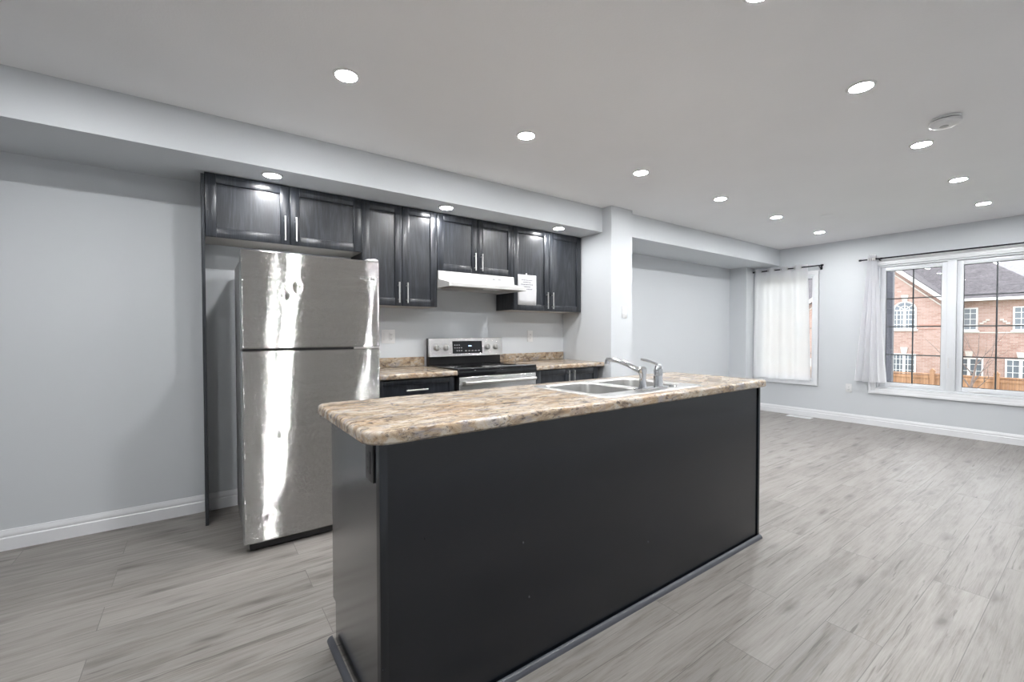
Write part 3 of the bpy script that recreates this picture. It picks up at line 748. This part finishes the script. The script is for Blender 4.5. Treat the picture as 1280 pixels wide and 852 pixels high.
# ------------------------------------------------------------------ curtains and rods
XR = 6.93
def rod(y0, y1, z, brackets, label):
    t = thing('curtain_rod', (XR, (y0+y1)/2, z), label, 'curtain rod', 'dark curtain rods on the window wall')
    obj('bar', MB().cyl((XR, y0, z), (XR, y1, z), .0085, seg=16), M_ROD, t)
    for y, s in ((y0, -1), (y1, 1)): obj('end_cap', MB().cyl((XR, y-s*.004, z), (XR, y+s*.022, z), .0125, seg=16), M_ROD, t)
    for y in brackets:
        mb = MB().box(XR+.004, XW-.0005, y-.006, y+.006, z-.024, z-.013, .001); mb.box(XR-.008, XR+.010, y-.006, y+.006, z-.016, z-.0075, .001); mb.box(XW-.008, XW-.0008, y-.012, y+.012, z-.05, z+.02, .001)
        obj('bracket', mb, M_ROD, t)
rod(2.385, 3.270, 2.112, (2.41, ), 'short dark curtain rod over the small window')
rod(.22, 1.945, 2.116, (.30, 1.76), 'long dark curtain rod over the large window')

def curtain(label, y0t, y1t, y0b, y1b, z0, z1, nf, amp_t, amp_b, mat, ring_ys, zr_):
    ph = .6
    def fn(u, v):
        y = (y0t*(v)+y0b*(1-v)) + ((y1t-y0t)*v+(y1b-y0b)*(1-v))*u
        a = amp_t*v+amp_b*(1-v)
        x = XR + a*math.sin(2*PI*nf*u+ph) + .25*a*math.sin(2*PI*nf*1.7*u+2+1.5*v)*(1-v)
        return (x, y, z0+(z1-z0)*v + .004*math.sin(9*u)*(1-v))
    t = thing('window_curtain', (XR, (y0t+y1t)/2, z0), label, 'curtain', 'white curtains on the window wall')
    mb = MB(); mb.grid(fn, int(nf*26), 40); o = obj('cloth', mb, mat, t, angle=180)
    k = 0
    for i in range(int(nf*2)+1):
        u = (i*PI-ph)/(2*PI*nf)
        if 0.02 < u < .98:
            y = y0t+(y1t-y0t)*u; mb = MB()
            mb.lathe((XR, y, zr_), [(.0135, -.003), (.0200, -.003), (.0200, .003), (.0135, .003), (.0135, -.003)], 'Y', 24); obj('grommet', mb, M_NICKEL, t)
            k += 1
    return t
curtain('sheer white curtain spread across the small window', 2.555, 3.268, 2.50, 3.288, .51, 2.150, 4, .030, .022, M_SHEER, None, 2.112)
curtain('white curtain bunched at the top beside the large window', 1.790, 1.872, 1.676, 2.007, .560, 2.168, 4, .028, .030, M_CURTAIN, None, 2.116)

# floor register
fv = thing('floor_register', (6.86, 2.62, 0), 'white metal floor vent register below the small window', 'floor vent')
mb = MB(); frame4(mb, 0, 1, 0, 1, 0, 1, .1, 0); mb.bm.clear()
x0, x1, y0, y1 = 6.80, 6.93, 2.46, 2.76
mb.box(x0, x0+.018, y0, y1, .0004, .006, .002); mb.box(x1-.018, x1, y0, y1, .0004, .006, .002); mb.box(x0+.018, x1-.018, y0, y0+.018, .0004, .006); mb.box(x0+.018, x1-.018, y1-.018, y1, .0004, .006)
obj('flange', mb, M_TRIM, fv)
mb = MB()
for k in range(16): y = y0+.026+k*.0165; mb.box(x0+.018, x1-.018, y, y+.008, .0006, .005)
obj('louver_grid', mb, M_TRIM, fv)

# ------------------------------------------------------------------ outside
GZ = -2.0
struct('ground', MB().box(XW+T+.5, 90, -40, 60, GZ-.3, GZ), M_GRASS, 'grass ground outside behind the cedar fence', 'ground')
ft = thing('wooden_fence', (20, 4, GZ), 'cedar board fence in front of the brick houses', 'fence')
mb = MB(); y = -8
while y < 18: mb.box(20, 20.02, y, y+.137, GZ, -.24+random.uniform(-.01, .01)); y += .142
obj('boards', mb, M_CEDAR, ft)
obj('top_rail', MB().box(19.96, 20.08, -8, 18, -.235, -.195).box(19.97, 20.0, -8, 18, -.36, -.27), M_CEDAR, ft)
for y in (-4.4, -2.2, -.0, 2.17, 3.62+.75*0, 5.8, 8, 10.2, 12.4, 14.6): obj('post', MB().box(19.93, 20.06, y-.06, y+.06, GZ, -.10).prism([(y-.075, -.10), (y+.075, -.10), (y, -.02)], 'X', 19.92, 20.07), M_CEDAR, ft)

pp = thing('porch_post', (8.6, 2.05, GZ), 'dark grey square post outside the large window', 'post')
obj('shaft', MB().box(8.55, 8.65, 2.005, 2.100, GZ, 3.4, .01), M_POST, pp)
obj('base_block', MB().box(8.52, 8.68, 1.975, 2.13, GZ+.001, GZ+.25, .01), M_POST, pp)

tr = thing('bare_tree', (15, 2.0, GZ), 'small leafless tree in front of the brick house', 'tree')
mb = MB()
def branch(p, d, l, r, n):
    pts = [p]; q = p.copy(); dd = d.copy()
    for k in range(4):
        dd = (dd+Vector((random.uniform(-.16, .16), random.uniform(-.16, .16), random.uniform(-.05, .12)))).normalized(); q = q+dd*l/4; pts.append(q.copy())
    mb.tube(pts, [r*(1-.7*k/4) for k in range(5)], 6)
    if n:
        for k in range(3 if n > 1 else 4):
            a = random.uniform(0, 2*PI); s = pts[random.choice((2, 3, 4))]
            branch(s, (dd*.8+Vector((math.cos(a)*.45, math.sin(a)*.75, .45))).normalized(), l*.62, r*.5, n-1)
mb.tube([(15, 2.12, GZ), (15, 2.08, -1.2), (15, 2.06, -.4), (15, 2.03, -.05), (15, 1.98, .3), (15, 1.93, .75), (15, 1.92, 1.15)], [.05, .04, .032, .026, .018, .010, .004], 8)
for p, d, l, r in (((15, 2.05, -.15), (0, .35, 1), .9, .016), ((15, 2.04, -.1), (.3, -.5, 1), .8, .014), ((15, 2.0, .15), (-.2, .55, 1), .8, .012), ((15, 1.97, .4), (0, -.6, 1), .6, .010), ((15, 2.05, -.3), (-.2, -.75, .8), .6, .012), ((15, 1.95, .6), (.2, .4, 1), .5, .008)):
    branch(Vector(p), Vector(d).normalized(), l, r, 1)
obj('trunk_and_branches', mb, M_BARK, tr)

def hwin(parent, x, yc, z0, z1, wd, cols, rows, arch=False, split=True, key=True):
    """house window facing -X on wall plane x"""
    f = .07; y0, y1 = yc-wd/2, yc+wd/2
    mb = MB(); frame4(mb, x-.05, x+.02, y0, y1, z0, z1, f, 0)
    if split: mb.box(x-.05, x+.02, yc-.06, yc+.06, z0+f, z1-f)
    r = wd/2
    if arch:
        n = 14; o = [(yc+r*math.cos(PI*k/n), z1+.92*r*math.sin(PI*k/n)) for k in range(n+1)]; i_ = [(yc+(r-f)*math.cos(PI*k/n), z1+.92*(r-f)*math.sin(PI*k/n)) for k in range(n+1)]
        for k in range(n): mb.prism([o[k], o[k+1], i_[k+1], i_[k]], 'X', x-.05, x+.02)
        for k in (3, 7, 11):
            a = PI*k/n; c, s_ = math.cos(a), math.sin(a); t = .018
            mb.prism([(yc-s_*t, z1+c*t), (yc+s_*t, z1-c*t), (yc+(r-f)*c+s_*t, z1+.92*(r-f)*s_-c*t), (yc+(r-f)*c-s_*t, z1+.92*(r-f)*s_+c*t)], 'X', x-.04, x+.01)
        n2 = 8; rr = r*.45
        for k in range(n2):
            a, b = PI*k/n2, PI*(k+1)/n2
            mb.prism([(yc+rr*math.cos(a), z1+rr*math.sin(a)), (yc+rr*math.cos(b), z1+rr*math.sin(b)), (yc+(rr-.03)*math.cos(b), z1+(rr-.03)*math.sin(b)), (yc+(rr-.03)*math.cos(a), z1+(rr-.03)*math.sin(a))], 'X', x-.038, x+.008)
    mb.box(x-.09, x+.02, y0-.06, y1+.06, z0-.09, z0)
    fo = obj('window', mb, M_WHITEOUT, parent)
    mb = MB().box(x-.012, x+.012, y0+.02, y1-.02, z0+.02, z1-.001)
    if arch: mb.prism([(yc+(r-.03)*math.cos(PI*k/14), z1+.92*(r-.03)*math.sin(PI*k/14)) for k in range(15)], 'X', x-.012, x+.012)
    obj('pane', mb, M_HOUSEGLASS, fo)
    mb = MB()
    for c in range(1, cols): y = y0+wd*c/cols; mb.box(x-.03, x-.0125, y-.015, y+.015, z0+f, z1-f)
    for q in range(1, rows): z = z0+(z1-z0)*q/rows; mb.box(x-.029, x-.0127, y0+f, y1-f, z-.015, z+.015)
    obj('muntin_grid', mb, M_WHITEOUT, fo)
    if key:
        zt_ = z1+(.92*r if arch else 0)
        obj('keystone', MB().prism([(yc-.10, zt_+.0), (yc+.10, zt_+.0), (yc+.16, zt_+.36), (yc-.16, zt_+.36)], 'X', x-.07, x+.01), M_STONE, parent)

hs = thing('brick_house', (36, 6, GZ), 'pink brick house with arched gable window seen through the large window', 'house')
XM, XG = 34.0, 32.5
obj('main_wall', MB().box(XM, XM+8, 2.0, 5.3, GZ, 2.98), M_BRICK, hs)
zr_, yr = 5.95, 8.72; sl = .934
gy0, gy1 = 5.28, 2*yr-5.28
ze = zr_-(yr-gy0)*sl
obj('gable_wall', MB().prism([(gy0, GZ), (gy1, GZ), (gy1, ze), (yr, zr_), (gy0, ze)], 'X', XG, XG+9), M_BRICK, hs)
# gable roof slabs with overhang, white rake boards
def rk(y): return zr_-abs(yr-y)*sl
for s in (-1, 1):
    ye = yr+s*(yr-gy0+.35)
    P = [(yr, zr_+.02), (ye, rk(ye)+.02), (ye, rk(ye)+.22), (yr, zr_+.24)]
    obj('gable_roof', MB().prism(P, 'X', XG-.30, XG+9), M_SHINGLE, hs)
    P = [(yr, zr_-.10), (ye, rk(ye)-.10), (ye, rk(ye)+.15), (yr, zr_+.17)]
    obj('rake_board', MB().prism(P, 'X', XG-.36, XG-.305), M_WHITEOUT, hs)
    P = [(yr, zr_-.42), (ye-s*.45, rk(ye-s*.45)-.42), (ye-s*.45, rk(ye-s*.45)-.34), (yr, zr_-.34)]
    obj('soffit_board', MB().prism(P, 'X', XG-.05, XG-.004), M_STONE, hs)
# hip roof over the main wing
mb = MB(); ev = (XM-.45, 1.55, 2.99); pch = .80; dp_ = 5.2
a = mb.bm.verts.new((XM-.45, 1.55, 3.0)); b = mb.bm.verts.new((XM-.45, 5.6, 3.0)); c = mb.bm.verts.new((XM-.45+dp_, 5.6, 3.0+dp_*pch)); d_ = mb.bm.verts.new((XM-.45+4.05, 5.6, 3.0+4.05*pch)); e_ = mb.bm.verts.new((XM-.45+2*4.05, 1.55, 3.0)); f_ = mb.bm.verts.new((XM-.45+2*4.05, 5.6, 3.0))
mb.bm.verts.remove(c)
mb.bm.faces.new((a, b, d_)); mb.bm.faces.new((a, d_, e_)); mb.bm.faces.new((e_, d_, f_)); mb.bm.faces.new((a, e_, f_, b)); mb.bm.faces.new((b, f_, d_))
obj('hip_roof', mb, M_SHINGLE, hs, angle=10)
# long slope that carries on behind the gable
obj('rear_roof', MB().prism([(XM-.40, 3.0), (XM+8, 3.0+8.4*pch), (XM+8, 3.0)], 'Y', 5.0, 8.6), M_SHINGLE, hs)
obj('gutter', MB().box(XM-.55, XM-.46, 1.5, 5.62, 2.86, 3.0).box(XM-.45, XM+.0, 1.6, 5.25, 2.90, 2.975), M_WHITEOUT, hs)
obj('brick_band', MB().box(XM-.03, XM-.002, 2.0, 5.27, 1.14, 1.20), M_STONE, hs)
obj('brick_band', MB().box(XG-.03, XG-.002, 5.30, 6.45, 1.56, 1.62).box(XG-.03, XG-.002, 5.30, 6.45, 1.36, 1.40), plain('band_brick', (.36, .2, .16), .85), hs)
hwin(hs, XG, 7.08, 1.36, 2.47, 1.02, 6, 4, arch=True)
hwin(hs, XG, 7.08, -1.25, -.02, 1.02, 6, 4)
hwin(hs, XM, 4.70, 1.28, 2.51, .58, 2, 4, split=False, key=False)
hwin(hs, XM, 2.75, 1.28, 2.51, .84, 3, 4, split=False, key=False)
hwin(hs, XM, 4.72, -1.25, -.20, 1.08, 4, 3)
hwin(hs, XM, 2.87, -1.25, -.20, 1.08, 4, 3)
for yb, s in ((4.36, -1), (3.24, 1)):
    for k in range(3): obj('corbel_stone', MB().box(XM-.06, XM-.002, *sorted((yb+s*(.02+.11*k), yb+s*(.16+.11*k))), 1.62+.09*k, 1.70+.09*k), M_STONE, hs)

h2 = thing('brick_house', (48, 20, GZ), 'brick house partly visible past the sheer curtain of the small window', 'house')
obj('wall', MB().box(44, 52, 15.2, 24, GZ, 3.40), M_BRICK, h2)
obj('roof', MB().prism([(43.4, 3.4), (48, 8.0), (52.6, 3.4)], 'Y', 15.0, 24.3), M_SHINGLE, h2)
obj('gutter', MB().box(43.3, 43.39, 15.0, 24.3, 3.2, 3.42), M_WHITEOUT, h2)
hwin(h2, 44, 16.5, .69, 2.24, 1.3, 4, 3, key=False); hwin(h2, 44, 20.5, .69, 2.24, 1.3, 4, 3, key=False)
dk = thing('deck_railing', (26, 10, GZ), 'white deck railing seen past the sheer curtain', 'railing')
obj('deck', MB().box(26, 29, 8.9, 13.5, GZ, -1.2), M_CEDAR, dk)
obj('handrail', MB().box(26, 26.1, 8.9, 13.5, -.25, -.17).box(26, 26.1, 8.9, 13.5, -1.15, -1.08), M_WHITEOUT, dk)
for k in range(32): obj('baluster', MB().box(26.03, 26.07, 8.95+.145*k, 8.99+.145*k, -1.08, -.25), M_WHITEOUT, dk)

h3 = thing('background_house', (52, 2, GZ), 'pale grey roofed house rising behind the brick house', 'house')
obj('wall', MB().box(50, 58, -4, 6, GZ, 4.0), M_BRICK, h3)
mb = MB(); q = [mb.bm.verts.new(p) for p in ((49.5, -2.5, 4.0), (49.5, 7.5, 4.0), (58.5, 7.5, 4.0), (58.5, -2.5, 4.0), (54, 3.4, 8.4), (54, 4.6, 8.4))]
for f in ((0, 1, 5, 4), (1, 2, 5), (2, 3, 4, 5), (3, 0, 4), (3, 2, 1, 0)): mb.bm.faces.new([q[k] for k in f])
obj('roof', mb, M_PALEROOF, h3, angle=10)
